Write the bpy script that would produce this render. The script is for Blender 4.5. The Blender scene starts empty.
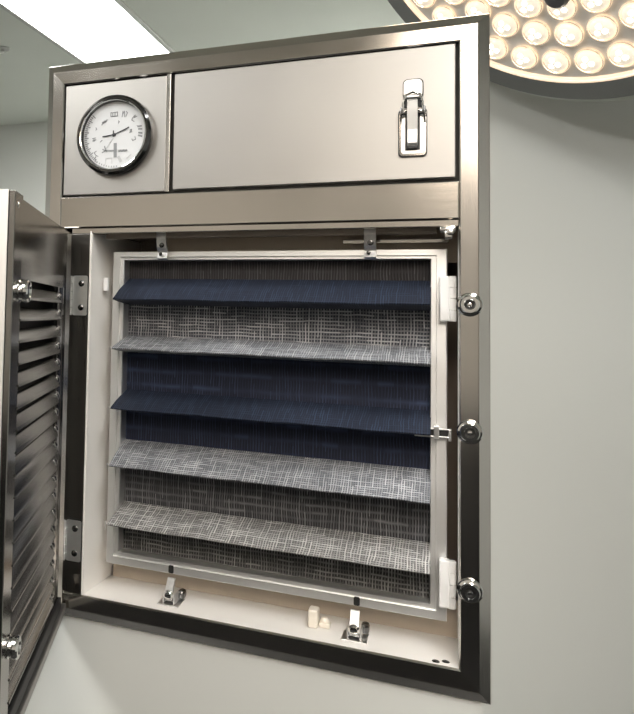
import bpy, bmesh, math, random
from mathutils import Vector, Matrix
random.seed(4)
sc = bpy.context.scene
COL = sc.collection
PI = math.pi

# ------------------------------------------------------------------ camera
cam_d = bpy.data.cameras.new('camera')
cam = bpy.data.objects.new('camera', cam_d); COL.objects.link(cam)
cam.matrix_world = Matrix(((0.903582, -0.000485, 0.428415, 0.6218),
                           (0.427593, -0.060898, -0.901918, -1.1660),
                           (0.026527, 0.998144, -0.054819, 1.4841),
                           (0, 0, 0, 1)))
cam_d.sensor_fit = 'AUTO'; cam_d.sensor_width = 36
cam_d.lens = 789.157 * 36 / 714
cam_d.shift_x = (317 - 79.96) / 714
cam_d.shift_y = -(357 - 268.31) / 714
cam_d.clip_start = 0.02
sc.camera = cam
# ------------------------------------------------------------------ world, exposure
w = bpy.data.worlds.new('world'); sc.world = w; w.use_nodes = True
w.node_tree.nodes['Background'].inputs[0].default_value = (0.9, 0.95, 1, 1)
w.node_tree.nodes['Background'].inputs[1].default_value = 0.05
sc.view_settings.view_transform = 'Standard'; sc.view_settings.look = 'None'
sc.view_settings.gamma = 1; sc.view_settings.use_curve_mapping = False
sc.view_settings.exposure = 0.0
PANEL_E = 22.0          # ceiling panels
LENS_E = 5.0           # surgical lamp lenses
LAMP_W = 6.0          # surgical lamp beam, watts
FILL_LAMP_W = 1.65  # added fill lamp out of view, watts
WARM = (1.0, 0.82, 0.62)

# ------------------------------------------------------------------ materials
def nt(name):
    m = bpy.data.materials.new(name); m.use_nodes = True
    return m, m.node_tree, m.node_tree.nodes['Principled BSDF']

def plain(name, col, rough=.5, metal=0, emit=None, es=0, bump=0, scale=40, var=0, spec=.5):
    m, t, b = nt(name)
    b.inputs['Base Color'].default_value = (*col, 1)
    b.inputs['Roughness'].default_value = rough
    b.inputs['Metallic'].default_value = metal
    b.inputs['Specular IOR Level'].default_value = spec
    if emit:
        b.inputs['Emission Color'].default_value = (*emit, 1)
        b.inputs['Emission Strength'].default_value = es
    tc = t.nodes.new('ShaderNodeTexCoord')
    n = t.nodes.new('ShaderNodeTexNoise'); n.inputs['Scale'].default_value = scale
    n.inputs['Detail'].default_value = 4
    t.links.new(tc.outputs['Object'], n.inputs['Vector'])
    if var:
        mx = t.nodes.new('ShaderNodeMix'); mx.data_type = 'RGBA'
        mx.inputs[6].default_value = (*[c * (1 - var) for c in col], 1)
        mx.inputs[7].default_value = (*[min(1, c * (1 + var)) for c in col], 1)
        t.links.new(n.outputs['Fac'], mx.inputs[0]); t.links.new(mx.outputs[2], b.inputs['Base Color'])
    if bump:
        bp = t.nodes.new('ShaderNodeBump'); bp.inputs['Strength'].default_value = bump
        bp.inputs['Distance'].default_value = .001
        t.links.new(n.outputs['Fac'], bp.inputs['Height']); t.links.new(bp.outputs[0], b.inputs['Normal'])
    return m

def steel(name, col, rough, stretch=(3, 3, 300), rv=.1, bump=.04, smear=.15):
    """brushed stainless steel, brush lines across the axis of the big stretch value"""
    m, t, b = nt(name)
    b.inputs['Metallic'].default_value = 1
    tc = t.nodes.new('ShaderNodeTexCoord')
    mp = t.nodes.new('ShaderNodeMapping'); mp.inputs['Scale'].default_value = stretch
    n = t.nodes.new('ShaderNodeTexNoise'); n.inputs['Scale'].default_value = 3; n.inputs['Detail'].default_value = 6
    t.links.new(tc.outputs['Object'], mp.inputs['Vector']); t.links.new(mp.outputs[0], n.inputs['Vector'])
    n2 = t.nodes.new('ShaderNodeTexNoise'); n2.inputs['Scale'].default_value = 9; n2.inputs['Detail'].default_value = 3
    t.links.new(tc.outputs['Object'], n2.inputs['Vector'])
    mr = t.nodes.new('ShaderNodeMapRange')
    mr.inputs['From Min'].default_value = .3; mr.inputs['From Max'].default_value = .7
    mr.inputs['To Min'].default_value = rough - rv; mr.inputs['To Max'].default_value = rough + rv
    av = t.nodes.new('ShaderNodeMath'); av.operation = 'ADD'
    hf = t.nodes.new('ShaderNodeMath'); hf.operation = 'MULTIPLY'; hf.inputs[1].default_value = .5
    t.links.new(n.outputs['Fac'], av.inputs[0]); t.links.new(n2.outputs['Fac'], av.inputs[1])
    t.links.new(av.outputs[0], hf.inputs[0]); t.links.new(hf.outputs[0], mr.inputs[0])
    t.links.new(mr.outputs[0], b.inputs['Roughness'])
    mx = t.nodes.new('ShaderNodeMix'); mx.data_type = 'RGBA'
    mx.inputs[6].default_value = (*[c * (1 - smear) for c in col], 1); mx.inputs[7].default_value = (*col, 1)
    t.links.new(n2.outputs['Fac'], mx.inputs[0]); t.links.new(mx.outputs[2], b.inputs['Base Color'])
    bp = t.nodes.new('ShaderNodeBump'); bp.inputs['Strength'].default_value = bump; bp.inputs['Distance'].default_value = .0006
    t.links.new(n.outputs['Fac'], bp.inputs['Height']); t.links.new(bp.outputs[0], b.inputs['Normal'])
    return m

def weave(name, base, thread, nu=230, nv=130, hu=.9, hv=.7, wid=.36, seed=0., sh=.4):
    """woven gauze: random upright threads crossed by level threads, in metres of UV"""
    m, t, b = nt(name)
    b.inputs['Roughness'].default_value = .75
    b.inputs['Sheen Weight'].default_value = sh
    N = t.nodes; L = t.links
    def math_(op, a, c=None, clamp=False):
        n = N.new('ShaderNodeMath'); n.operation = op; n.use_clamp = clamp
        for i, x in enumerate((a, c)):
            if x is None: continue
            if isinstance(x, (int, float)): n.inputs[i].default_value = x
            else: L.new(x, n.inputs[i])
        return n.outputs[0]
    uv = N.new('ShaderNodeTexCoord').outputs['UV']
    dn = N.new('ShaderNodeTexNoise'); dn.inputs['Scale'].default_value = 22; dn.inputs['Detail'].default_value = 3
    L.new(uv, dn.inputs['Vector'])
    off = N.new('ShaderNodeVectorMath'); off.operation = 'MULTIPLY_ADD'
    L.new(dn.outputs['Color'], off.inputs[0]); off.inputs[1].default_value = (.006, .006, 0); L.new(uv, off.inputs[2])
    sp = N.new('ShaderNodeSeparateXYZ'); L.new(off.outputs[0], sp.inputs[0])
    lo = N.new('ShaderNodeTexNoise'); lo.inputs['Scale'].default_value = 14; lo.inputs['Detail'].default_value = 2
    L.new(uv, lo.inputs['Vector'])
    def threads(o, other, n, amp, s, sg):
        x = math_('MULTIPLY', o, n); fl = math_('FLOOR', x); fr = math_('FRACT', x)
        wn = N.new('ShaderNodeTexWhiteNoise'); wn.noise_dimensions = '2D'
        cb = N.new('ShaderNodeCombineXYZ'); L.new(math_('ADD', fl, s), cb.inputs[0])
        # a thread keeps its tone for a stretch and then changes
        seg = math_('FLOOR', math_('ADD', math_('MULTIPLY', other, sg), math_('MULTIPLY', fl, .37)))
        L.new(seg, cb.inputs[1]); L.new(cb.outputs[0], wn.inputs['Vector'])
        d = math_('ABSOLUTE', math_('SUBTRACT', fr, .5))
        line = math_('SUBTRACT', 1., math_('MULTIPLY', d, 1. / wid), True)
        tone = math_('ADD', math_('MULTIPLY', math_('POWER', wn.outputs['Value'], 1.6), .75), .25)
        return math_('MULTIPLY', math_('MULTIPLY', line, tone), amp)
    a = threads(sp.outputs[0], sp.outputs[1], nu, hu, seed, 24.)
    c = threads(sp.outputs[1], sp.outputs[0], nv, hv, seed + 31, 45.)
    lom = math_('ADD', math_('MULTIPLY', lo.outputs['Fac'], 1.3), .35)
    f = math_('MULTIPLY', math_('MAXIMUM', a, c), lom, True)
    mx = N.new('ShaderNodeMix'); mx.data_type = 'RGBA'
    mx.inputs[6].default_value = (*base, 1); mx.inputs[7].default_value = (*thread, 1)
    L.new(f, mx.inputs[0]); L.new(mx.outputs[2], b.inputs['Base Color'])
    bp = N.new('ShaderNodeBump'); bp.inputs['Strength'].default_value = .6; bp.inputs['Distance'].default_value = .001
    L.new(f, bp.inputs['Height']); L.new(bp.outputs[0], b.inputs['Normal'])
    return m

M = {
    'wall_warm': plain('wall_paint_warm', (.50, .455, .40), .6),
    'dark_band': plain('reflected_dark_band', (.012, .011, .011), .5),
    'wall': plain('wall_paint', (.66, .67, .64), .6, var=.015, scale=3, bump=.03),
    'ceiling': plain('ceiling_paint', (.72, .75, .69), .7, var=.02, scale=2),
    'floor': plain('floor_vinyl', (.012, .012, .012), .4, var=.1, scale=5),
    'panel_light': plain('panel_diffuser', (.9, .9, .9), .5, emit=(1, .99, .96), es=PANEL_E),
    'panel_rim': plain('panel_rim', (.55, .56, .54), .4, .4),
    'gap': plain('gap_dark', (.035, .033, .03), .7),
    'frame': steel('steel_frame_upright', (.66, .63, .595), .15, (300, 3, 3), .04, .012, .08),
    'rail': steel('steel_frame_level', (.60, .565, .52), .15, (3, 3, 300), .04, .012, .08),
    'header': steel('steel_header', (.42, .408, .39), .42, (3, 3, 260), .04, .03, .06),
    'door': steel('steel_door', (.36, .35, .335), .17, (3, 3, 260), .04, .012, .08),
    'blade': steel('steel_blade', (.50, .49, .475), .22, (3, 3, 120), .03, .002, .08),
    'plate': plain('latch_plate_metal', (.72, .72, .71), .28, .9, var=.1, scale=60),
    'edge': steel('steel_lit_edge', (.82, .81, .79), .5, (3, 3, 260), .04, .01, .05),  # steel paled: light caught on the door's free edge is in the colour
    'shaded_steel': steel('steel_shadow_jamb', (.16, .15, .14), .3, (300, 3, 3), .05, .02, .2),  # jamb steel darkened to carry the gap's shade and dark reflection
    'bright': steel('steel_bright', (.78, .77, .75), .16, (40, 40, 40), .05, .02, .1),
    'clip': plain('clip_metal', (.82, .80, .77), .38, 1, var=.3, scale=120),
    'baffle': plain('baffle_board', (.50, .43, .35), .6, var=.2, scale=14),
    'chrome': plain('chrome', (.86, .86, .85), .08, 1),
    'dark_chrome': plain('dark_chrome', (.13, .13, .13), .12, 1),
    'liner': plain('liner_enamel', (.88, .85, .81), .45, var=.04, scale=18, bump=.05),
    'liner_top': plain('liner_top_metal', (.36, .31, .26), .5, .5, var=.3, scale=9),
    'alu': steel('filter_aluminium', (.90, .90, .89), .45, (3, 3, 200), .05, .03, .06),
    'alu_up': steel('filter_aluminium_upright', (.90, .90, .89), .45, (200, 3, 3), .05, .03, .06),
    'plastic': plain('white_plastic', (.86, .86, .85), .35),
    'cream_plastic': plain('cream_plastic', (.80, .74, .64), .4),
    'dial': plain('dial_white', (.66, .67, .68), .5),
    'ink': plain('dial_ink', (.03, .03, .035), .6),
    'ink_soft': plain('dial_ink_grey', (.25, .26, .27), .6),
    'ink_pale': plain('dial_ink_pale', (.50, .51, .52), .6),
    'black': plain('black_rubber', (.015, .015, .015), .5),
    'lamp_shell': plain('lamp_shell', (.20, .205, .20), .4),
    'lamp_face': plain('lamp_face', (.80, .79, .77), .35),
    'lamp_rim': plain('lamp_rim', (.9, .8, .7), .3, emit=(1, .72, .48), es=.75),
    'lamp_lip': plain('lamp_lip', (.50, .53, .48), .35),
    'lens': plain('lamp_lens', (.9, .85, .75), .15, emit=(1.0, .86, .68), es=.58),
    'led': plain('lamp_led', (1, .95, .85), .3, emit=(1.0, .90, .74), es=LENS_E),
    'cup': plain('lamp_cup', (.85, .78, .68), .15, .9, emit=(1.0, .74, .50), es=.55),
    'hub': plain('lamp_hub', (.09, .09, .095), .35),
    'blue': plain('blue_seal', (.02, .035, .12), .4),
    'arm': plain('lamp_arm', (.70, .71, .70), .35),
}
M['w_top'] = weave('gauze_top_shaded', (.008, .006, .006), (.11, .10, .105), 240, 60, .8, .2, .26, 3, 0)  # header's shade over the top strip is put into this colour
M['w_navy'] = weave('gauze_navy', (.002, .0045, .015), (.055, .085, .15), 300, 160, .6, .26, .32, 11, .0)
M['w_navy2'] = weave('gauze_navy_flat', (.002, .0045, .019), (.055, .085, .17), 230, 42, .6, .42, .24, 17, .0)
M['w_grey_flat'] = weave('gauze_grey_flat', (.020, .023, .035), (.60, .60, .60), 230, 190, .9, .9, .30, 23, .0)
M['w_grey'] = weave('gauze_grey_fold', (.06, .066, .080), (.66, .67, .69), 300, 230, .9, .9, .36, 31, .0)
M['w_light'] = weave('gauze_light_fold', (.075, .073, .072), (.78, .77, .75), 260, 210, .95, .95, .36, 37, .0)
M['w_dgrey'] = weave('gauze_dark_grey', (.020, .020, .024), (.34, .34, .35), 260, 90, .8, .5, .30, 41, .0)
M['w_dgrey2'] = weave('gauze_dark_grey_low', (.016, .016, .017), (.36, .355, .34), 240, 150, .85, .7, .30, 47, .0)

# ------------------------------------------------------------------ mesh helpers
def obj(name, bm, mat, parent=None, label=None, smooth=False, loc=None):
    me = bpy.data.meshes.new(name); bmesh.ops.recalc_face_normals(bm, faces=bm.faces); bm.to_mesh(me); bm.free()
    for m in (mat if isinstance(mat, (list, tuple)) else [mat]): me.materials.append(M[m] if isinstance(m, str) else m)
    if smooth:
        for p in me.polygons: p.use_smooth = True
        try: me.set_sharp_from_angle(angle=math.radians(35))
        except Exception: pass
    o = bpy.data.objects.new(name, me); COL.objects.link(o)
    if parent: o.parent = parent
    if label: o['label'] = label
    return o

def thing(name, label, cat, loc=(0, 0, 0), group=None):
    o = bpy.data.objects.new(name, None); COL.objects.link(o); o.location = loc
    o.empty_display_size = .1
    o['label'] = label; o['category'] = cat
    if group: o['group'] = group
    return o

def box(bm, lo, hi, bev=0., seg=2, mat=0, mtx=None):
    c = [(a + b) / 2 for a, b in zip(lo, hi)]; s = [abs(b - a) for a, b in zip(lo, hi)]
    t = bmesh.new()
    bmesh.ops.create_cube(t, size=1, matrix=Matrix.Translation(c) @ Matrix.Diagonal((*s, 1)))
    if bev: bmesh.ops.bevel(t, geom=t.edges[:] , offset=min(bev, min(s) * .45), segments=seg, affect='EDGES', profile=.5)
    for f in t.faces: f.material_index = mat
    if mtx: t.transform(mtx)
    me = bpy.data.meshes.new('tmp'); t.to_mesh(me); t.free(); bm.from_mesh(me); bpy.data.meshes.remove(me)

def lathe(bm, prof, seg=32, mtx=None, mat=0):
    """profile of (radius, height) turned about local z"""
    t = bmesh.new(); rings = []
    for r, h in prof:
        if r < 1e-6: rings.append([t.verts.new((0, 0, h))])
        else: rings.append([t.verts.new((r * math.cos(2 * PI * i / seg), r * math.sin(2 * PI * i / seg), h)) for i in range(seg)])
    for A, B in zip(rings, rings[1:]):
        for i in range(seg):
            j = (i + 1) % seg
            vs = [A[i % len(A)], A[j % len(A)], B[j % len(B)], B[i % len(B)]]
            u = []
            for v in vs:
                if v not in u: u.append(v)
            if len(u) >= 3:
                try: t.faces.new(u)
                except ValueError: pass
    for f in t.faces: f.material_index = mat
    if mtx: t.transform(mtx)
    me = bpy.data.meshes.new('tmp'); t.to_mesh(me); t.free(); bm.from_mesh(me); bpy.data.meshes.remove(me)

def tube(bm, pts, r, seg=10, mat=0):
    pts = [Vector(p) for p in pts]; rings = []
    up = Vector((0, 0, 1))
    for i, p in enumerate(pts):
        d = (pts[min(i + 1, len(pts) - 1)] - pts[max(i - 1, 0)]).normalized()
        a = d.cross(up)
        if a.length < .05: a = d.cross(Vector((0, 1, 0)))
        a.normalize(); b = d.cross(a)
        rings.append([bm.verts.new(p + r * (math.cos(2 * PI * k / seg) * a + math.sin(2 * PI * k / seg) * b)) for k in range(seg)])
    for A, B in zip(rings, rings[1:]):
        for k in range(seg):
            f = bm.faces.new((A[k], A[(k + 1) % seg], B[(k + 1) % seg], B[k])); f.material_index = mat
    bm.faces.new(rings[0]).material_index = mat; bm.faces.new(rings[-1]).material_index = mat

def extrude_poly(bm, poly, lo, hi, axis='x', mat=0, mtx=None):
    """2D outline extruded; axis x: outline in (y,z); axis z: outline in (x,y); axis y: outline in (x,z)"""
    def P(a, b, c):
        return {'x': (c, a, b), 'y': (a, c, b), 'z': (a, b, c)}[axis]
    A = [bm.verts.new(P(a, b, lo)) for a, b in poly]; B = [bm.verts.new(P(a, b, hi)) for a, b in poly]
    fs = [bm.faces.new(A), bm.faces.new(B[::-1])]
    n = len(poly)
    for i in range(n): fs.append(bm.faces.new((A[i], A[(i + 1) % n], B[(i + 1) % n], B[i])))
    for f in fs: f.material_index = mat
    if mtx:
        for v in A + B: v.co = mtx @ v.co

FRONT = Matrix.Rotation(PI / 2, 4, 'X')        # local z -> world -y (towards the room)

def struct(name, bm, mat, smooth=False):
    o = obj(name, bm, mat, smooth=smooth); o['kind'] = 'structure'; return o

def slab(name, lo, hi, mat, bev=0):
    bm = bmesh.new(); box(bm, lo, hi, bev); return struct(name, bm, mat)

# ------------------------------------------------------------------ the room
CH = 3.0
XL, XR, YF, YB = -3.6, 3.4, -3.6, 4.36
slab('floor', (XL - .1, YF - .1, -.1), (XR + .1, YB + .1, 0), 'floor')
slab('ceiling', (XL - .1, YF - .1, CH), (XR + .1, YB + .1, CH + .1), 'ceiling')
slab('wall_left', (XL - .1, YF - .1, 0), (XL, YB + .1, CH), 'wall')
slab('wall_right', (XR, YF - .1, 0), (XR + .1, 1.25, CH), 'wall')
slab('wall_front', (XL, YF - .1, 0), (XR, YF, CH), 'wall_warm')
slab('reflect_band_1', (XL, YF, 0), (XR, YF + .02, 1.0), 'dark_band')  # unseen dark band, added for the lower steel to reflect
slab('wall_back', (XL, YB, 0), (.66, YB + .1, CH), 'wall')
slab('wall_behind', (.66, 1.25, 0), (XR + .1, YB + .1, CH), 'wall')
slab('wall_low', (-.75, .012, 0), (.655, .26, .9935), 'wall')

# ceiling panels
def ceiling_panel(x0, x1, y0, y1, label):
    t = thing('ceiling_light', label, 'ceiling light', ((x0 + x1) / 2, (y0 + y1) / 2, CH), 'white panel lights in the ceiling')
    hx, hy = (x1 - x0) / 2, (y1 - y0) / 2
    bm = bmesh.new()
    for lo, hi in (((-hx - .03, -hy - .03), (-hx, hy + .03)), ((hx, -hy - .03), (hx + .03, hy + .03)),
                   ((-hx, -hy - .03), (hx, -hy)), ((-hx, hy), (hx, hy + .03))):
        box(bm, (*lo, -.012), (*hi, 0), .002)
    obj('frame', bm, 'panel_rim', t)
    bm = bmesh.new(); box(bm, (-hx, -hy, -.008), (hx, hy, -.001)); obj('diffuser', bm, 'panel_light', t)
    return t
ceiling_panel(-1.395, -.865, 1.2, 3.6, 'long white panel light glowing on the ceiling above the gauge end of the cabinet')
ceiling_panel(-1.395, -.865, -2.6, -.6, 'added unseen panel light on the ceiling in front of the open door')  # this panel and the next are unseen, added to light room and steel
ceiling_panel(.95, 1.43, -2.6, -.6, 'added unseen panel light on the ceiling in front of the knob side of the cabinet')

ceiling_panel(.0, .48, 3.45, 4.25, 'added panel light hidden beyond the cabinet, brightening the far wall')  # hidden panel added to brighten the far wall
t = thing('ceiling_sprinkler', 'small pale round sprinkler ring on the ceiling at the far left', 'sprinkler', (-1.75, 2.70, CH))
bm = bmesh.new(); lathe(bm, [(0, 0), (.045, 0), (.045, -.006), (.036, -.010), (.030, -.004), (0, -.004)], 28)
obj('escutcheon', bm, 'panel_rim', t, smooth=True)
bm = bmesh.new(); lathe(bm, [(0, -.004), (.010, -.004), (.010, -.02), (.018, -.022), (.018, -.025), (0, -.025)], 20)
obj('nozzle', bm, 'bright', t, smooth=True)

# ------------------------------------------------------------------ cabinet
cab = thing('air_cabinet', 'stainless steel air return cabinet with round gauge, open louvred door and white lined recess', 'cabinet', (0, 0, 1.0))
CZ = 1.0
def cobj(name, bm, mat, label=None, smooth=False, parent=None):
    bm.transform(Matrix.Translation((0, 0, -CZ)))
    return obj(name, bm, mat, parent or cab, label, smooth)

W_, ZB, ZT = .665, .994, 1.900
XO, wl, wr, wt, wb = -.004, .030, .037, .036, .039
def side(bm, a0, a1, b0, b1):
    """mitred frame side between outer corners a0,a1 and inner corners b0,b1 (x,z)"""
    prof = [(0, .024), (0, .0085), (.03, .0065), (.36, 0), (.40, -.0004), (.95, 0), (1, .002), (1, .024)]
    def P(a, b, f, y): return (a[0] + (b[0] - a[0]) * f, y, a[1] + (b[1] - a[1]) * f)
    A = [bm.verts.new(P(a0, b0, f, y)) for f, y in prof]; B = [bm.verts.new(P(a1, b1, f, y)) for f, y in prof]
    n = len(prof)
    for i in range(n): bm.faces.new((A[i], A[(i + 1) % n], B[(i + 1) % n], B[i]))
    bm.faces.new(A); bm.faces.new(B[::-1])
o_ = [(XO, ZB), (W_, ZB), (W_, ZT), (XO, ZT)]
i_ = [(wl, ZB + wb), (W_ - wr, ZB + wb), (W_ - wr, ZT - wt), (wl, ZT - wt)]
bm = bmesh.new(); side(bm, o_[0], o_[1], i_[0], i_[1]); cobj('bottom_rail', bm, 'rail')
bm = bmesh.new(); side(bm, o_[2], o_[3], i_[2], i_[3]); cobj('top_rail', bm, 'rail')
bm = bmesh.new(); side(bm, o_[1], o_[2], i_[1], i_[2]); cobj('side_stile', bm, 'frame')
bm = bmesh.new(); side(bm, o_[3], o_[0], i_[3], i_[0]); cobj('side_stile', bm, 'frame')
# rail between header and opening
bm = bmesh.new(); box(bm, (wl + .0002, 0, 1.622), (W_ - wr - .0002, .022, 1.673), .0015)
box(bm, (wl + .02, .004, 1.612), (W_ - wr - .0002, .020, 1.6215), .001)
cobj('middle_rail', bm, 'rail')
# hinge jamb strip left of the liner
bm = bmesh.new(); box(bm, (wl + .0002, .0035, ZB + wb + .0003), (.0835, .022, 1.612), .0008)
cobj('hinge_jamb', bm, 'shaded_steel')
# shell behind
bm = bmesh.new()
box(bm, (.012, .0245, .9940), (.016, .243, 1.884)); box(bm, (.648, .0245, .9940), (.652, .243, 1.884))
box(bm, (.016, .0245, 1.880), (.648, .243, 1.884)); box(bm, (.016, .0245, .9940), (.648, .243, .9980))
box(bm, (.016, .239, .9980), (.648, .243, 1.880))
cobj('outer_shell', bm, 'frame')
# header backing, panels
bm = bmesh.new(); box(bm, (wl + .0003, .012, 1.6733), (W_ - wr - .0003, .022, ZT - wt - .0003)); cobj('header_backing', bm, 'gap')
bm = bmesh.new(); box(bm, (.0320, .0025, 1.6765), (.2105, .0115, 1.8615), .0012, 2); cobj('gauge_panel', bm, 'header')
bm = bmesh.new(); box(bm, (.2115, -.001, 1.6745), (.2185, .0115, 1.8630), .0012, 2); cobj('divider_strip', bm, 'bright')
bm = bmesh.new(); box(bm, (.2235, .0020, 1.6785), (.6235, .0115, 1.8620), .0012, 2); hatch = cobj('header_panel', bm, 'header')

# ---- pressure gauge
gx, gz, R = .1248, 1.7705, .0650
def gm(h=0): return Matrix.Translation((gx, h, gz)) @ FRONT
bm = bmesh.new()
lathe(bm, [(R, .0), (R + .001, .006), (R, .011), (R - .004, .0145), (R - .0085, .0145), (R - .0095, .012), (R - .0105, .006), (0, .005), (0, 0)], 72, gm(.0022))
gauge = cobj('pressure_gauge', bm, 'dark_chrome', smooth=True)
bm = bmesh.new(); lathe(bm, [(R - .0068, .0147), (R - .0075, .0156), (R - .0088, .0150), (R - .0092, .0136), (R - .0098, .0065), (R - .0104, .0058), (R - .0104, .0050), (R - .0068, .0144)], 72, gm(.0022))
cobj('inner_ring', bm, 'chrome', smooth=True, parent=gauge)
bm = bmesh.new(); lathe(bm, [(0, .0060), (R - .0100, .0060), (R - .0100, .0052), (0, .0052)], 72, gm(.0022)); cobj('dial', bm, 'dial', smooth=True, parent=gauge)
RD = R - .0105; FY = .0022 - .0064
def stroke(bm, pts, wd, h=0.):
    """ink line on the dial: points in units of the dial radius"""
    for (a, b), (c, d) in zip(pts, pts[1:]):
        p, q = Vector((a, b)) * RD, Vector((c, d)) * RD
        dr = (q - p); 
        if dr.length < 1e-6: continue
        n = Vector((-dr.y, dr.x)).normalized() * wd * RD / 2; e = dr.normalized() * wd * RD * .3
        poly = [p - e + n, p - e - n, q + e - n, q + e + n]
        V = [bm.verts.new((gx + v.x, FY - h - dy, gz + v.y)) for dy in (.0002, 0) for v in poly]
        for f in ((0, 1, 2, 3), (7, 6, 5, 4), (0, 4, 5, 1), (1, 5, 6, 2), (2, 6, 7, 3), (3, 7, 4, 0)): bm.faces.new([V[k] for k in f])
def zp(*p):     # marks read off the close-up of the dial
    return [((x - 282) / 166, (296 - y) / 172) for x, y in p]
bm = bmesh.new()
for pts in ([(262, 198), (262, 178), (272, 180), (272, 198)], [(272, 180), (284, 178), (284, 198)], [(284, 180), (297, 177), (298, 198)], [(262, 198), (299, 198)],
            [(322, 205), (326, 176)], [(326, 190), (334, 176), (336, 206)], [(344, 178), (350, 186), (342, 204)],
            [(392, 202), (376, 216), (374, 226), (386, 234)], [(386, 214), (400, 208)],
            [(364, 276), (373, 272), (374, 280), (364, 288), (376, 286)],
            [(380, 330), (396, 326), (392, 310)], [(376, 322), (382, 332)],
            [(164, 306), (182, 303)], [(165, 318), (184, 312)], [(172, 304), (174, 320)],
            [(182, 250), (188, 258), (182, 262)], [(214, 238), (222, 222)], [(224, 232), (232, 216)], [(234, 228), (242, 212)], [(216, 226), (240, 220)],
            [(188, 372), (176, 380), (186, 394), (198, 400)], [(180, 412), (190, 418)], [(186, 424), (190, 432)],
            [(402, 256), (406, 262)], [(303, 224), (308, 228), (303, 236)],
            [(208, 326), (218, 318)]):
    stroke(bm, zp(*pts), .024)
cobj('dial_numerals', bm, 'ink_soft', parent=gauge)
bm = bmesh.new()
for k in range(26):          # dense scale down the left rim
    a = math.radians(138 + k * 3.7)
    r0 = .965; r1 = .90 if k % 3 else .84
    stroke(bm, [(math.cos(a) * r0, math.sin(a) * r0), (math.cos(a) * r1, math.sin(a) * r1)], .034)
for k in range(9):
    a = math.radians(236 + k * 5)
    stroke(bm, [(math.cos(a) * .96, math.sin(a) * .96), (math.cos(a) * .92, math.sin(a) * .92)], .02)
cobj('dial_scale', bm, 'ink_soft', parent=gauge); bm = bmesh.new()
for a0 in (0, 8, -6, 14):
    a = math.radians(a0); stroke(bm, [(math.cos(a) * .88, math.sin(a) * .88), (math.cos(a) * .78, math.sin(a) * .78 + .02)], .05)
cobj('range_mark', bm, 'ink_soft', parent=gauge)
bm = bmesh.new()
stroke(bm, zp((232, 350), (240, 372), (220, 382)), .03); stroke(bm, zp((222, 366), (246, 378)), .03); stroke(bm, zp((244, 374), (280, 376)), .045)
for k in range(6): stroke(bm, zp((306 + k * 8, 384), (310 + k * 8, 374), (313 + k * 8, 382)), .02)
stroke(bm, zp((289, 342), (290, 406)), .10)
cobj('dial_lettering', bm, 'ink_soft', parent=gauge)
bm = bmesh.new()
stroke(bm, zp((278, 312), (262, 332), (240, 366)), .035); stroke(bm, zp((238, 444), (240, 414), (272, 412), (274, 444)), .012)
stroke(bm, zp((308, 410), (320, 432)), .09); stroke(bm, zp((352, 420), (372, 402)), .03)
cobj('dial_emblem', bm, 'ink_pale', parent=gauge)
bm = bmesh.new()
c0 = Vector((0., 0.))
stroke(bm, [(.0, .02), (.28, .12), (.47, .20)], .034, .0008); stroke(bm, [(.0, .02), (-.18, -.01), (-.36, -.025)], .034, .0008); stroke(bm, [(-.02, .13), (-.02, -.04)], .035, .0008)
lathe(bm, [(0, .0023), (.0026, .0021), (.003, .0), (0, 0)], 16, Matrix.Translation((gx, FY, gz + .0006)) @ FRONT)
cobj('needle', bm, 'ink', parent=gauge)

# ---- toggle latch
def lbox(bm, x0, x1, z0, z1, y0, y1, b=.0015): box(bm, (x0, y0, z0), (x1, y1, z1), b, 2)
def rrect(bm, x0, x1, z0, z1, y0, y1, r, mtx=None):
    pts = []
    for cx, cz, a0 in ((x1 - r, z1 - r, 0), (x0 + r, z1 - r, 90), (x0 + r, z0 + r, 180), (x1 - r, z0 + r, 270)):
        for k in range(5):
            a = math.radians(a0 + k * 22.5); pts.append((cx + r * math.cos(a), cz + r * math.sin(a)))
    extrude_poly(bm, pts, y0, y1, 'y', 0, mtx)
lx = .5705
bm = bmesh.new(); rrect(bm, lx - .0190, lx + .0180, 1.7088, 1.7760, -.0002, .0020, .0055); rrect(bm, lx - .0133, lx + .0132, 1.7890, 1.8180, -.0002, .0020, .0066); gk = bm
bm = bmesh.new(); rrect(bm, lx - .0175, lx + .0165, 1.7105, 1.7745, -.0015, .0022, .005)
latch = cobj('toggle_latch', bm, 'chrome')
cobj('gasket', gk, 'black', parent=latch)
bm = bmesh.new(); rrect(bm, lx - .0150, lx + .0140, 1.7130, 1.7720, -.0028, -.0012, .004); cobj('base_plate', bm, 'plate', parent=latch)
bm = bmesh.new(); rrect(bm, lx - .0120, lx + .0115, 1.7905, 1.8165, -.0018, .0022, .006)
lbox(bm, lx - .009, lx + .009, 1.7885, 1.7945, -.009, .0018, .002)
cobj('strike_plate', bm, 'plate', parent=latch)
bm = bmesh.new(); lbox(bm, lx - .0098, lx + .0090, 1.7175, 1.7735, -.0036, -.0027, .0003); cobj('lever_shadow', bm, 'black', parent=latch)  # black box stands in for the shadow under the lever
bm = bmesh.new(); lbox(bm, lx - .0115, lx + .0110, 1.7785, 1.7885, -.0010, .0018, .0003); cobj('hook_recess', bm, 'black', parent=latch)
bm = bmesh.new(); tube(bm, [(lx - .0125, -.006, 1.764), (lx - .0125, -.008, 1.782), (lx - .0095, -.009, 1.7935), (lx, -.0105, 1.7965), (lx + .0095, -.009, 1.7935), (lx + .0125, -.008, 1.782), (lx + .0125, -.006, 1.764)], .0016, 10)
cobj('bail', bm, 'chrome', smooth=True, parent=latch)
bm = bmesh.new()
for s in (-1, 1): box(bm, (lx + s * .0150 - .0012, -.0125, 1.757), (lx + s * .0150 + .0012, -.0015, 1.7765), .001)
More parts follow.
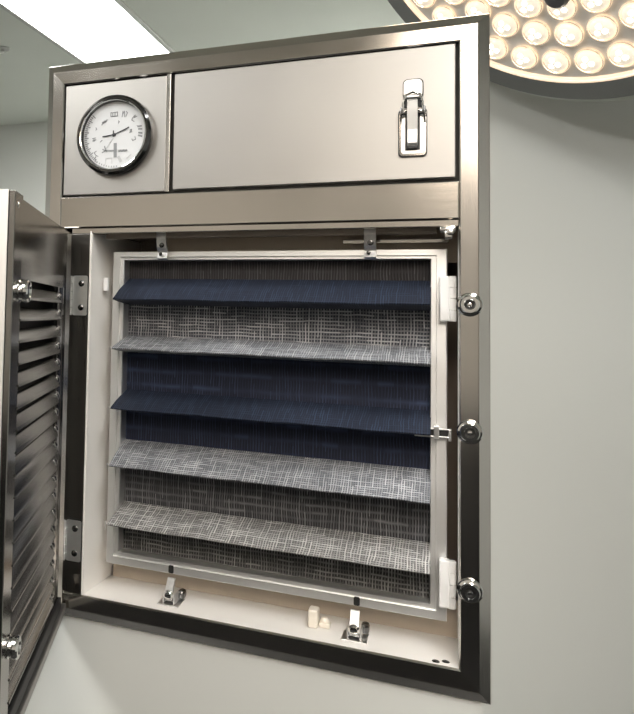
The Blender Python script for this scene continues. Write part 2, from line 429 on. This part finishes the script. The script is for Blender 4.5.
tube(bm, [(lx - .0165, -.0085, 1.768), (lx + .0165, -.0085, 1.768)], .0022, 12)
cobj('pivot_cheeks', bm, 'dark_chrome', smooth=True, parent=latch)
bm = bmesh.new()
extrude_poly(bm, [(-.004, 1.7245), (-.0085, 1.7225), (-.0115, 1.7265), (-.0105, 1.745), (-.0150, 1.772), (-.0165, 1.7835), (-.0125, 1.7865), (-.0100, 1.775), (-.0065, 1.746)], lx - .0070, lx + .0062, 'x')
bmesh.ops.bevel(bm, geom=[e for e in bm.edges if abs(e.verts[0].co.x - e.verts[1].co.x) < 1e-6], offset=.0008, segments=1, affect='EDGES')
cobj('lever', bm, 'edge', parent=latch)
bm = bmesh.new(); lbox(bm, lx - .0068, lx + .0060, 1.7185, 1.7245, -.0085, -.0028, .001); cobj('lever_tip', bm, 'black', parent=latch)

# ---- frame knobs (quarter-turn fasteners)
def knob_mesh(mtx, r=.0138, h=.0135):
    bm = bmesh.new()
    lathe(bm, [(0, 0), (r * 1.12, 0), (r * 1.14, h * .12), (r * 1.04, h * .30), (r * .84, h * .36), (r * .82, h * .50), (r * .88, h * .56), (r * .88, h * .84), (r * .78, h),
               (r * .50, h), (r * .44, h * .90), (r * .42, h * .50), (0, h * .48)], 40, mtx)
    return bm
for z in (1.507, 1.340, 1.1360):
    k = cobj('fastener_knob', knob_mesh(Matrix.Translation((.6405, 0, z)) @ FRONT), 'chrome', smooth=True)
    m_ = Matrix.Translation((.6405, 0, z)) @ FRONT
    bm = bmesh.new(); lathe(bm, [(0, .0064), (.0057, .0064), (.0057, .0072), (.0036, .0078), (0, .0078)], 24, m_)
    cobj('knob_socket', bm, 'black', smooth=True, parent=k)
    bm = bmesh.new(); lathe(bm, [(0, .0080), (.0030, .0080), (.0032, .0108), (.0022, .0122), (0, .0126)], 18, m_); cobj('centre_pin', bm, 'chrome', smooth=True, parent=k)

# ---- liner
LX0, LX1, LZ0, LZ1, LY = .0855, .6275, 1.033, 1.618, .215
bm = bmesh.new()
extrude_poly(bm, [(LX0 - .0015, .0026), (LX0 + .0005, .0026), (LX0 + .0065, LY), (LX0 - .0015, LY)], LZ0 + .0005, LZ1 - .002, 'z')
cobj('liner_side', bm, 'liner')
bm = bmesh.new(); box(bm, (.0838, .0020, LZ0), (.0852, .012, 1.612), .0004); box(bm, (.0852, .0018, LZ0), (.0875, .0100, 1.612), .0006); cobj('liner_lip', bm, 'liner')
bm = bmesh.new(); box(bm, (LX1 - .0008, .0245, LZ0), (LX1 + .002, LY, LZ1)); cobj('liner_side', bm, 'liner')
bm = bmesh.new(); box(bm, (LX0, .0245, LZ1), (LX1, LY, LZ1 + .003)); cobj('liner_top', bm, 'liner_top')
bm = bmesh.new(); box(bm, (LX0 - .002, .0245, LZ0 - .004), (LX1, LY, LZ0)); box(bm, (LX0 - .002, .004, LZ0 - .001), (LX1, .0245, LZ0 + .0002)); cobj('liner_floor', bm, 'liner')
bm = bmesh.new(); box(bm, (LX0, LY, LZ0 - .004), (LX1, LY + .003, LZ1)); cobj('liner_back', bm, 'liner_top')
# inner angle strips above the filter
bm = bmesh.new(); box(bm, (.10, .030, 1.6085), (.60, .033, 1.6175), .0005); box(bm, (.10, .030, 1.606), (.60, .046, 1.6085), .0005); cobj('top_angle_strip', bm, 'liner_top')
bm = bmesh.new(); box(bm, (.47, .075, 1.597), (.615, .095, 1.603), .001); cobj('top_crosspiece', bm, 'rail')
bm = bmesh.new(); box(bm, (.165, .100, 1.570), (.6265, .103, 1.6178)); cobj('top_baffle', bm, 'baffle')
bm = bmesh.new(); box(bm, (.093, .112, LZ0 + .0003), (.6265, .115, 1.085)); cobj('bottom_baffle', bm, 'baffle')
# spring clips on liner top
for x in (.1965, .5125):
    bm = bmesh.new()
    extrude_poly(bm, [(.060, 1.6178), (.030, 1.6178), (.029, 1.606), (.033, 1.590), (.040, 1.583), (.036, 1.574), (.041, 1.571), (.0455, 1.583), (.038, 1.592), (.0335, 1.607), (.035, 1.6150), (.060, 1.6150)], x - .008, x + .008, 'x')
    k = cobj('spring_clip', bm, 'clip')
    bm = bmesh.new()
    lathe(bm, [(0, .003), (.003, .0025), (.0042, 0), (0, 0)], 16, Matrix.Translation((x + .001, .0300, 1.594)) @ FRONT)
    lathe(bm, [(0, .002), (.0022, .0015), (.003, 0), (0, 0)], 16, Matrix.Translation((x - .002, .0345, 1.580)) @ FRONT)
    cobj('clip_screw', bm, 'dark_chrome', smooth=True, parent=k)
# bottom clips standing on the liner floor
for x in (.2215, .4950):
    bm = bmesh.new()
    box(bm, (x - .017, .022, LZ0 + .0003), (x + .017, .058, LZ0 + .0025), .0008)
    extrude_poly(bm, [(.052, LZ0 + .002), (.030, LZ0 + .006), (.026, LZ0 + .016), (.034, LZ0 + .029), (.040, LZ0 + .038), (.0445, LZ0 + .038), (.040, LZ0 + .026), (.033, LZ0 + .015), (.037, LZ0 + .009), (.056, LZ0 + .005)], x - .0060, x + .0060, 'x')
    for q in (-1, 1): box(bm, (x + q * .0085 - .0012, .028, LZ0 + .002), (x + q * .0085 + .0012, .050, LZ0 + .017), .001)
    k = cobj('spring_clip', bm, 'clip')
    bm = bmesh.new(); lathe(bm, [(0, .007), (.005, .006), (.0075, .003), (.0075, 0), (0, 0)], 20, Matrix.Translation((x, .030, LZ0 + .0155)) @ FRONT)
    cobj('clip_screw', bm, 'chrome', smooth=True, parent=k)
    bm = bmesh.new(); box(bm, (x + .007, .048, LZ0 + .004), (x + .018, .066, LZ0 + .018), .004); cobj('clip_bush', bm, 'dark_chrome', parent=k)
# small catch under the middle rail at the right corner
bm = bmesh.new(); box(bm, (.604, -.001, 1.604), (.624, .010, 1.612), .002)
lathe(bm, [(0, .008), (.004, .007), (.0055, 0), (0, 0)], 16, Matrix.Translation((.617, 0, 1.604)) @ FRONT)
box(bm, (.610, -.004, 1.594), (.620, .006, 1.606), .002)
cobj('corner_catch', bm, 'bright', smooth=True)
# screws/specks at the floor's right front corner
bm = bmesh.new()
for x, y in ((.600, .013), (.612, .018)): lathe(bm, [(0, .002), (.004, .001), (.005, 0), (0, 0)], 14, Matrix.Translation((x, y, LZ0 + .0002)))
cobj('floor_screws', bm, 'dark_chrome', smooth=True)
# beads on liner side (left)
bm = bmesh.new(); box(bm, (.0905, .045, 1.520), (.0985, .052, 1.542), .001); cobj('liner_stop', bm, 'plastic')

# ---- hinges on the jamb
HX = .056
for z0, z1 in ((1.478, 1.543), (1.084, 1.149)):
    bm = bmesh.new(); rrect(bm, HX, .0825, z0, z1, -.0005, .0033, .003); h = cobj('door_hinge', bm, 'plate')
    bm = bmesh.new(); rrect(bm, HX - .001, .0835, z0 - .0016, z1 + .0016, .0004, .0034, .004); cobj('hinge_gasket', bm, 'black', parent=h)
    bm = bmesh.new()
    dz = (z1 - z0) / 5
    for k in range(5):
        lathe(bm, [(0, 0), (.0036, 0), (.0042, .0006), (.0042, dz - .0008), (.0036, dz - .0002), (0, dz - .0002)], 16, Matrix.Translation((HX - .0035, -.0035, z0 + k * dz)))
    cobj('hinge_barrel', bm, 'chrome', smooth=True, parent=h)
    bm = bmesh.new()
    bm.free()
    for zz in (z0 + .013, z1 - .013):
        bm = bmesh.new(); lathe(bm, [(0, .0022), (.003, .0020), (.0052, .0006), (.0052, 0), (0, 0)], 18, Matrix.Translation((.0715, -.0004, zz)) @ FRONT)
        cobj('hinge_screw', bm, 'dark_chrome', smooth=True, parent=h)

# ---- louvred door, swung out on its hinges
AL = 1.2604
DM = Matrix.Translation((HX - .004, -.004, 0)) @ Matrix(((math.cos(AL), -math.sin(AL), 0, 0), (-math.sin(AL), -math.cos(AL), 0, 0), (0, 0, 1, 0), (0, 0, 0, 1)))
# local door frame: +x along the door away from the hinge, +y away from viewer (outer face), z up; inner face y=0
DW, D0, D1 = .465, 1.006, 1.612
LVX0, LVX1, LVZ0, LVZ1 = .118, .424, 1.060, 1.520
TH = .026
def dobj(name, bm, mat, label=None, smooth=False, parent=None):
    bm.transform(DM); return cobj(name, bm, mat, label, smooth, parent)
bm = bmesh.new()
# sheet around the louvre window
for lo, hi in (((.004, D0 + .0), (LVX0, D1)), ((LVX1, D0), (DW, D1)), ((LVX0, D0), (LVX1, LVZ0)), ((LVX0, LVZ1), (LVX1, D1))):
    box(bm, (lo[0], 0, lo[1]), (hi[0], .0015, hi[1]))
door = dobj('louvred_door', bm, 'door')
bm = bmesh.new()   # folded edges round the pan
box(bm, (.002, 0, D0), (.004, TH, D1), .0004)
cobj_ = dobj('hinge_edge', bm, 'bright', parent=door)
bm = bmesh.new(); box(bm, (DW, -.0003, D0), (DW + .0018, TH, D1), .0005); dobj('free_edge', bm, 'edge', parent=door)
bm = bmesh.new(); box(bm, (.004, .0016, D1 - .0015), (DW, TH, D1), .0004); dobj('top_edge', bm, 'door', parent=door)
bm = bmesh.new(); box(bm, (.004, .0016, D0), (DW, TH, D0 + .0015), .0004); dobj('bottom_edge', bm, 'door', parent=door)
bm = bmesh.new(); box(bm, (LVX1 - .0005, -.0075, D0 + .0335), (DW - .0005, -.0002, D1 - .0005), .0010); dobj('raised_stile', bm, 'door', parent=door)
# raised rim along bottom and hinge side of the inner face
bm = bmesh.new(); box(bm, (.004, -.009, D0), (DW - .001, -.0002, D0 + .013), .0015); dobj('bottom_rim', bm, 'header', parent=door)
bm = bmesh.new(); extrude_poly(bm, [(.020, -.0002), (.026, -.006), (.034, -.006), (.040, -.0002)], D0 + .022, D1 - .004, 'z'); dobj('hinge_rim', bm, 'frame', parent=door)
bm = bmesh.new(); extrude_poly(bm, [(.078, -.0002), (.082, -.0030), (.088, -.0030), (.092, -.0002)], LVZ0, LVZ1, 'z'); dobj('window_rib', bm, 'frame', parent=door)
nl = 19; pitch = (LVZ1 - LVZ0) / nl
for k in range(nl):
    zt = LVZ1 - k * pitch - .0085
    bm = bmesh.new()
    prof = [(.0014, zt), (-.0020, zt - .0030), (-.0066, zt - .0112), (-.0086, zt - .0138), (-.0087, zt - .0153), (-.0073, zt - .0158), (-.0060, zt - .0142), (-.0010, zt - .0052), (.0026, zt - .0020)]
    # blade tapers into the sheet at both ends
    n = len(prof); rings = []
    xs = [(LVX0 + .0005, .0), (LVX0 + .003, .45), (LVX0 + .008, .85), (LVX0 + .014, 1), (LVX1 - .0010, 1), (LVX1 - .0007, 1)]
    for x, s in xs: rings.append([bm.verts.new((x, y * s + .0006 * (1 - s), z)) for y, z in prof])
    for A, B in zip(rings, rings[1:]):
        for i in range(n): bm.faces.new((A[i], A[(i + 1) % n], B[(i + 1) % n], B[i]))
    bm.faces.new(rings[0]); bm.faces.new(rings[-1][::-1])
    dobj('louvre_blade', bm, 'blade', smooth=True, parent=door)
    bm = bmesh.new(); bmesh.ops.create_uvsphere(bm, u_segments=14, v_segments=10, radius=1, matrix=Matrix.Translation((LVX0 + .004, -.0006, zt - .0075)) @ Matrix.Diagonal((.0090, .0066, .0080, 1)))
    dobj('louvre_end', bm, 'blade', smooth=True, parent=door)
bm = bmesh.new(); box(bm, (.006, TH - .0015, D0 + .002), (DW, TH - .0003, D1 - .002)); dobj('gap_backing', bm, 'gap', parent=door)  # dark sheet added behind the louvres to darken their gaps
bm = bmesh.new(); box(bm, (.030, -.0050, D0 + .0135), (DW - .002, -.0002, D0 + .0330), .002); dobj('bottom_strip', bm, 'black', parent=door)  # black strip above the bottom rim
INW = Matrix.Rotation(PI / 2, 4, 'X')
for z in (1.505, 1.125):
    bm = bmesh.new(); lathe(bm, [(0, 0), (.0122, 0), (.0125, .0015), (.0105, .0025), (.0105, .0045), (.0122, .0055), (.0124, .0070), (.0124, .0105), (.0112, .0122), (.0075, .0126), (.0065, .0112), (0, .0112)], 36, Matrix.Translation((.4330, -.0075, z)) @ INW)
    dobj('door_knob', bm, 'chrome', smooth=True, parent=door)
bm = bmesh.new(); lathe(bm, [(0, .0015), (.003, .001), (.0035, 0), (0, 0)], 14, Matrix.Translation((.4480, -.0075, 1.598)) @ INW); dobj('corner_rivet', bm, 'bright', smooth=True, parent=door)

# ------------------------------------------------------------------ filter panel
FX0, FX1, FZ0, FZ1, FYF, FYB = .1045, .6130, 1.0735, 1.5860, .052, .092
flt = thing('air_filter', 'square filter panel of navy and grey gauze folds in an aluminium frame inside the cabinet', 'filter', (0, 0, FZ0))
def fobj(name, bm, mat, label=None, smooth=False, parent=None):
    bm.transform(Matrix.Translation((0, 0, -FZ0))); return obj(name, bm, mat, parent or flt, label, smooth)
BW = .0195
def fside(bm, a0, a1, b0, b1):
    prof = [(0, FYB), (0, FYF + .0015), (.06, FYF), (.62, FYF), (.66, FYF + .004), (.95, FYF + .004), (1, FYF + .006), (1, FYB)]
    A = [bm.verts.new((a0[0] + (b0[0] - a0[0]) * f, y, a0[1] + (b0[1] - a0[1]) * f)) for f, y in prof]
    B = [bm.verts.new((a1[0] + (b1[0] - a1[0]) * f, y, a1[1] + (b1[1] - a1[1]) * f)) for f, y in prof]
    n = len(prof)
    for i in range(n): bm.faces.new((A[i], A[(i + 1) % n], B[(i + 1) % n], B[i]))
    bm.faces.new(A); bm.faces.new(B[::-1])
fo = [(FX0, FZ0), (FX1, FZ0), (FX1, FZ1), (FX0, FZ1)]
fi = [(FX0 + BW, FZ0 + BW), (FX1 - BW - .002, FZ0 + BW), (FX1 - BW - .002, FZ1 - BW * .72), (FX0 + BW, FZ1 - BW * .72)]
for i, nm, mt in ((0, 'frame_rail', 'alu'), (1, 'frame_stile', 'alu_up'), (2, 'frame_rail', 'alu'), (3, 'frame_stile', 'alu_up')):
    j = (i + 1) % 4
    bm = bmesh.new(); fside(bm, fo[i], fo[j], fi[i], fi[j]); fobj(nm, bm, mt)
# gauze: flat runs between folds, folds thrown forward
def strip(bm, pts, x0, x1, n=60, wob=0., x0f=None, thick=.0012):
    """sheet along x through (y,z) points, UV in metres; returns nothing"""
    uvl = bm.loops.layers.uv.verify()
    s = [0.]
    for (a, b), (c, d) in zip(pts, pts[1:]): s.append(s[-1] + math.hypot(c - a, d - b))
    grid = []
    for j, (y, z) in enumerate(pts):
        row = []
        for i in range(n + 1):
            f = i / n; x = x0 + (x1 - x0) * f
            dz = wob * (math.sin(f * 17 + z * 40) + .6 * math.sin(f * 41 + 2)) if 0 < j < len(pts) - 1 else 0
            row.append((bm.verts.new((x, y, z + dz)), (x, pts[0][1] - s[j])))
        grid.append(row)
    for A, B in zip(grid, grid[1:]):
        for i in range(n):
            q = [A[i], A[i + 1], B[i + 1], B[i]]
            f = bm.faces.new([v for v, _ in q])
            for lp, (_, u) in zip(f.loops, q): lp[uvl].uv = u
RY = .078
GX0, GX1 = FX0 + BW - .001, FX1 - BW - .001
folds = [(1.5070, 1.5400, 'w_navy', 'navy gauze fold, highest of the five'), (1.4270, 1.4440, 'w_grey', 'grey gauze fold below the bright grid'),
         (1.3310, 1.3540, 'w_navy', 'navy gauze fold in the middle'), (1.2400, 1.2710, 'w_grey', 'grey gauze fold, fourth from the top'),
         (1.1470, 1.1690, 'w_light', 'palest gauze fold, lowest of the five')]
flats = [(FZ1 - .012, 1.5400, 'w_top', 'top gauze strip darkened for the header shade'), (1.5000, 1.4440, 'w_grey_flat', 'bright grey gauze grid'), (1.4210, 1.3540, 'w_navy2', 'navy gauze strip'),
         (1.3250, 1.2710, 'w_navy2', 'navy gauze strip'), (1.2340, 1.1690, 'w_dgrey', 'dark grey gauze strip'), (1.1410, FZ0 + .015, 'w_dgrey2', 'dark grey gauze strip above the bottom rail')]
for z1, z0, mt, lb in flats:
    bm = bmesh.new(); strip(bm, [(RY, z1 + .004), (RY, (z0 + z1) / 2), (RY, z0 - .002)], GX0, GX1)
    strip(bm, [(RY + .003, z0 - .002), (RY + .003, z1 + .004)], GX0, GX1, 2)
    fobj('gauze_strip', bm, mt, lb)
for i, (zt, zr, mt, lb) in enumerate(folds):
    tip = .010
    bm = bmesh.new()
    strip(bm, [(RY - .0005, zr + .002), (RY * .75, zr - (zr - zt) * .22), (RY * .45, zr - (zr - zt) * .55), (tip + .004, zt + .0015), (tip, zt), (tip + .001, zt - .0016), (.035, zt - .0050), (.055, zt - .0068), (RY - .0005, zt - .0085)], GX0, GX1, 60, .0004)
    # side gussets
    uvl = bm.loops.layers.uv.verify()
    for x in (GX0, GX1):
        vs = [bm.verts.new((x, *p)) for p in ((RY - .0005, zr + .002), (tip, zt), (RY - .0005, zt - .0085))]
        f = bm.faces.new(vs)
        for lp in f.loops: lp[uvl].uv = (lp.vert.co.y + x, lp.vert.co.z)
    fobj('gauze_fold', bm, mt, lb, smooth=True)
    # loose thread ends at the left corner of each fold
    if i in (1, 2, 3, 4):
        bm = bmesh.new()
        tube(bm, [(GX0 + .001, tip, zt), (GX0 - .006, tip + .008, zt + .002), (GX0 - .012, tip + .022, zt - .006)], .0006, 6)
        if i == 4: tube(bm, [(GX0 - .006, tip + .008, zt + .002), (GX0 - .012, tip + .020, zt - .014)], .0007, 6)
        fobj('loose_thread', bm, 'plastic')
# white plastic side hinges
for z0, z1 in ((1.484, 1.547), (1.096, 1.160)):
    bm = bmesh.new(); box(bm, (.6035, .0365, z0), (.6165, .0515, z1), .002, 2)
    hnge = fobj('side_hinge', bm, 'plastic', 'white plastic side hinge')
    bm = bmesh.new()
    dz = (z1 - z0) / 4
    for k in range(4): lathe(bm, [(0, 0), (.0046, 0), (.0052, .0008), (.0052, dz - .0010), (.0046, dz - .0003), (0, dz - .0003)], 16, Matrix.Translation((.6195, .0410, z0 + k * dz)))
    fobj('hinge_knuckles', bm, 'plastic', smooth=True, parent=hnge)
# metal catch across the right stile
bm = bmesh.new()
zc = 1.3300
box(bm, (.5720, .0400, zc - .0065), (.6180, .0425, zc - .0040), .0008); box(bm, (.5720, .0400, zc + .0040), (.6180, .0425, zc + .0065), .0008)
box(bm, (.5720, .0400, zc - .0060), (.5745, .0515, zc + .0060), .0008); box(bm, (.6150, .0380, zc - .0100), (.6185, .0515, zc + .0065), .0010)
box(bm, (.5965, .0385, zc - .0095), (.6030, .0515, zc + .0095), .0010)
k = fobj('side_catch', bm, 'plate')
bm = bmesh.new(); box(bm, (.5748, .0425, zc - .0038), (.5960, .0510, zc + .0038)); box(bm, (.6035, .0425, zc - .0038), (.6145, .0510, zc + .0038)); fobj('catch_slot', bm, 'black', parent=k)
# black slots low in the bottom rail
for x in (.2170, .4960):
    bm = bmesh.new(); rrect(bm, x - .0042, x + .0042, 1.0745, 1.0865, FYF - .0006, FYF + .002, .0022); fobj('pull_slot', bm, 'black')

# cream plastic stop block on the liner floor
t = thing('stop_block', 'cream plastic block standing on the liner floor left of the right-hand clip', 'plastic block', (.4410, .055, LZ0 + .0003))
bm = bmesh.new(); box(bm, (-.012, -.010, 0), (.002, .012, .026), .003, 3); obj('post', bm, 'cream_plastic', t)
bm = bmesh.new(); box(bm, (.002, -.002, 0), (.018, .014, .007), .002, 2); lathe(bm, [(0, .013), (.004, .013), (.006, .010), (.006, .007), (0, .007)], 16, Matrix.Translation((.010, .006, 0))); obj('foot', bm, 'cream_plastic', t)

# ------------------------------------------------------------------ surgical lamps
def surgical_lamp(c, n, label, watts, mount, cone=1.7, tint=None):
    t = thing('surgical_lamp', label, 'surgical lamp', c, 'round ceiling-hung surgical lamps')
    n = Vector(n).normalized()
    ax = n.cross(Vector((1, 0, 0))).normalized(); b = n.cross(ax)
    RT = Matrix((ax, b, n)).transposed().to_4x4()      # local z = beam direction
    R0 = .434
    def lo(name, bm, mat, smooth=True, parent=None, lab=None): bm.transform(RT); return obj(name, bm, mat, parent or t, lab, smooth)
    bm = bmesh.new(); lathe(bm, [(0, -.065), (.20, -.062), (.36, -.050), (R0 + .040, -.036), (R0 + .055, -.026), (R0 + .058, -.010), (R0 + .052, -.002), (R0 + .004, .004), (R0 + .004, -.006), (0, -.006)], 128); lo('housing', bm, 'lamp_shell')
    bm = bmesh.new(); lathe(bm, [(0, -.004), (R0 - .007, -.004), (R0 - .007, -.0055), (0, -.0055)], 96); lo('lamp_face', bm, 'lamp_face')
    bm = bmesh.new(); lathe(bm, [(R0 - .008, -.004), (R0 - .006, .001), (R0 - .003, -.001), (R0 + .000, .005), (R0 + .0036, .004), (R0 + .0036, -.005), (R0 - .008, -.005)], 128); lo('glowing_rim', bm, 'lamp_rim')
    bm = bmesh.new(); lathe(bm, [(R0 + .0560, -.026), (R0 + .080, -.034), (R0 + .081, -.038), (R0 + .045, -.040)], 128); lo('outer_lip', bm, 'lamp_lip')
    # lenses in rings
    first = {}
    for rr, cnt, ph in ((.381, 32, 4.6), (.308, 26, 1.5), (.240, 20, 3.5), (.172, 14, 0), (.108, 8, 0)):
        for q in range(cnt):
            a = math.radians(ph - 97) + 2 * PI * q / cnt
            X, Y = rr * math.cos(a), rr * math.sin(a)
            if not first:
                bm = bmesh.new(); lathe(bm, [(.0315, -.002), (.0335, .002), (.0325, .005), (.0300, .0058), (.0280, .003), (.0180, -.001), (0, -.002)], 28); cup = lo('lens_cup', bm, 'cup')
                bm = bmesh.new(); lathe(bm, [(.0265, .002), (.0250, .0062), (.0200, .0100), (.0110, .0128), (0, .0138)], 28); lens = lo('lens', bm, 'lens', parent=cup)
                bm = bmesh.new()
                for k in range(3):
                    a2 = 2 * PI * k / 3 + .5; lathe(bm, [(.0062, .008), (.0066, .0125), (.0045, .0148), (0, .0155)], 14, Matrix.Translation((.0092 * math.cos(a2), .0092 * math.sin(a2), 0)))
                led = lo('led', bm, 'led', parent=cup)
                first.update(c=cup, l=lens, e=led)
            else:
                cup = first['c'].copy(); COL.objects.link(cup); cup.parent = t
                for kk in 'le':
                    ch = first[kk].copy(); COL.objects.link(ch); ch.parent = cup
            cup.location = (RT @ Vector((X, Y, 0)))
    # central handle and the camera boss
    bm = bmesh.new(); lathe(bm, [(0, 0), (.050, 0), (.050, .010), (.030, .020), (.018, .030), (.017, .120), (.012, .130), (0, .132)], 32); lo('handle', bm, 'hub')
    bm = bmesh.new(); tube(bm, [(X * 1.0, 0, 0) for X in (0,)] and [(math.cos(a) * (R0 + .060), math.sin(a) * (R0 + .060), -.012) for a in [math.radians(-10 - 5 * k) for k in range(12)]], .006, 8); lo('blue_seal', bm, 'blue')
    # yoke and arm up to the ceiling
    bm = bmesh.new(); lathe(bm, [(0, -.065), (.07, -.066), (.065, -.10), (0, -.10)], 32); lo('rear_hub', bm, 'arm')
    back = -n * .09; top = Vector(mount)
    bm = bmesh.new(); p0 = back; p1 = back - n * .06 + Vector((0, 0, .03)); p3 = top - Vector(c)
    tube(bm, [p0, p1, Vector((p1.x * .3 + p3.x * .7, p1.y * .3 + p3.y * .7, p1.z + .06)), Vector((p3.x, p3.y, p1.z + .10)), Vector((p3.x, p3.y, p3.z - .02))], .022, 14); obj('arm', bm, 'arm', t, smooth=True)
    bm = bmesh.new(); lathe(bm, [(0, -.05), (.07, -.045), (.09, -.02), (.09, 0), (0, 0)], 32, Matrix.Translation(p3)); obj('ceiling_rose', bm, 'arm', t, smooth=True)
    ld = bpy.data.lights.new('surgical_beam', 'AREA'); ld.shape = 'DISK'; ld.size = .72; ld.energy = watts; ld.color = tint or WARM; ld.spread = cone
    lo_ = bpy.data.objects.new('surgical_beam', ld); COL.objects.link(lo_); lo_.parent = t
    lo_.matrix_local = Matrix.Translation(n * .035) @ RT @ Matrix.Rotation(PI, 4, 'X')
    return t, RT
lampA, RA = surgical_lamp((.792, .72, 2.376), (-.517, -.549, -.657), 'round surgical lamp with rings of glowing warm lenses behind the cabinet corner', LAMP_W, (1.02, .98, CH))
# dark round camera boss on the face of the lamp seen in the photograph
bm = bmesh.new(); lathe(bm, [(.027, -.003), (.027, .012), (.022, .019), (.010, .022), (0, .0225)], 32, Matrix.Translation((-.205, -.050, 0))); bm.transform(RA); obj('camera_boss', bm, 'hub', lampA, 'dark round boss between the lenses', True)
bm = bmesh.new(); box(bm, (-.40, -.30, -.03), (-.37, -.27, -.005), .004, 2); bm.transform(RA); obj('rim_button', bm, 'black', lampA, 'small black button on the rim')
surgical_lamp((.82, -2.10, 2.36), (-.38, 2.15, -1.2), 'added unseen surgical lamp in front of the cabinet, for fill light', FILL_LAMP_W, (1.1, -2.5, CH), .75, (1.0, .89, .78))  # second lamp out of view, added for warm fill and a steel highlight
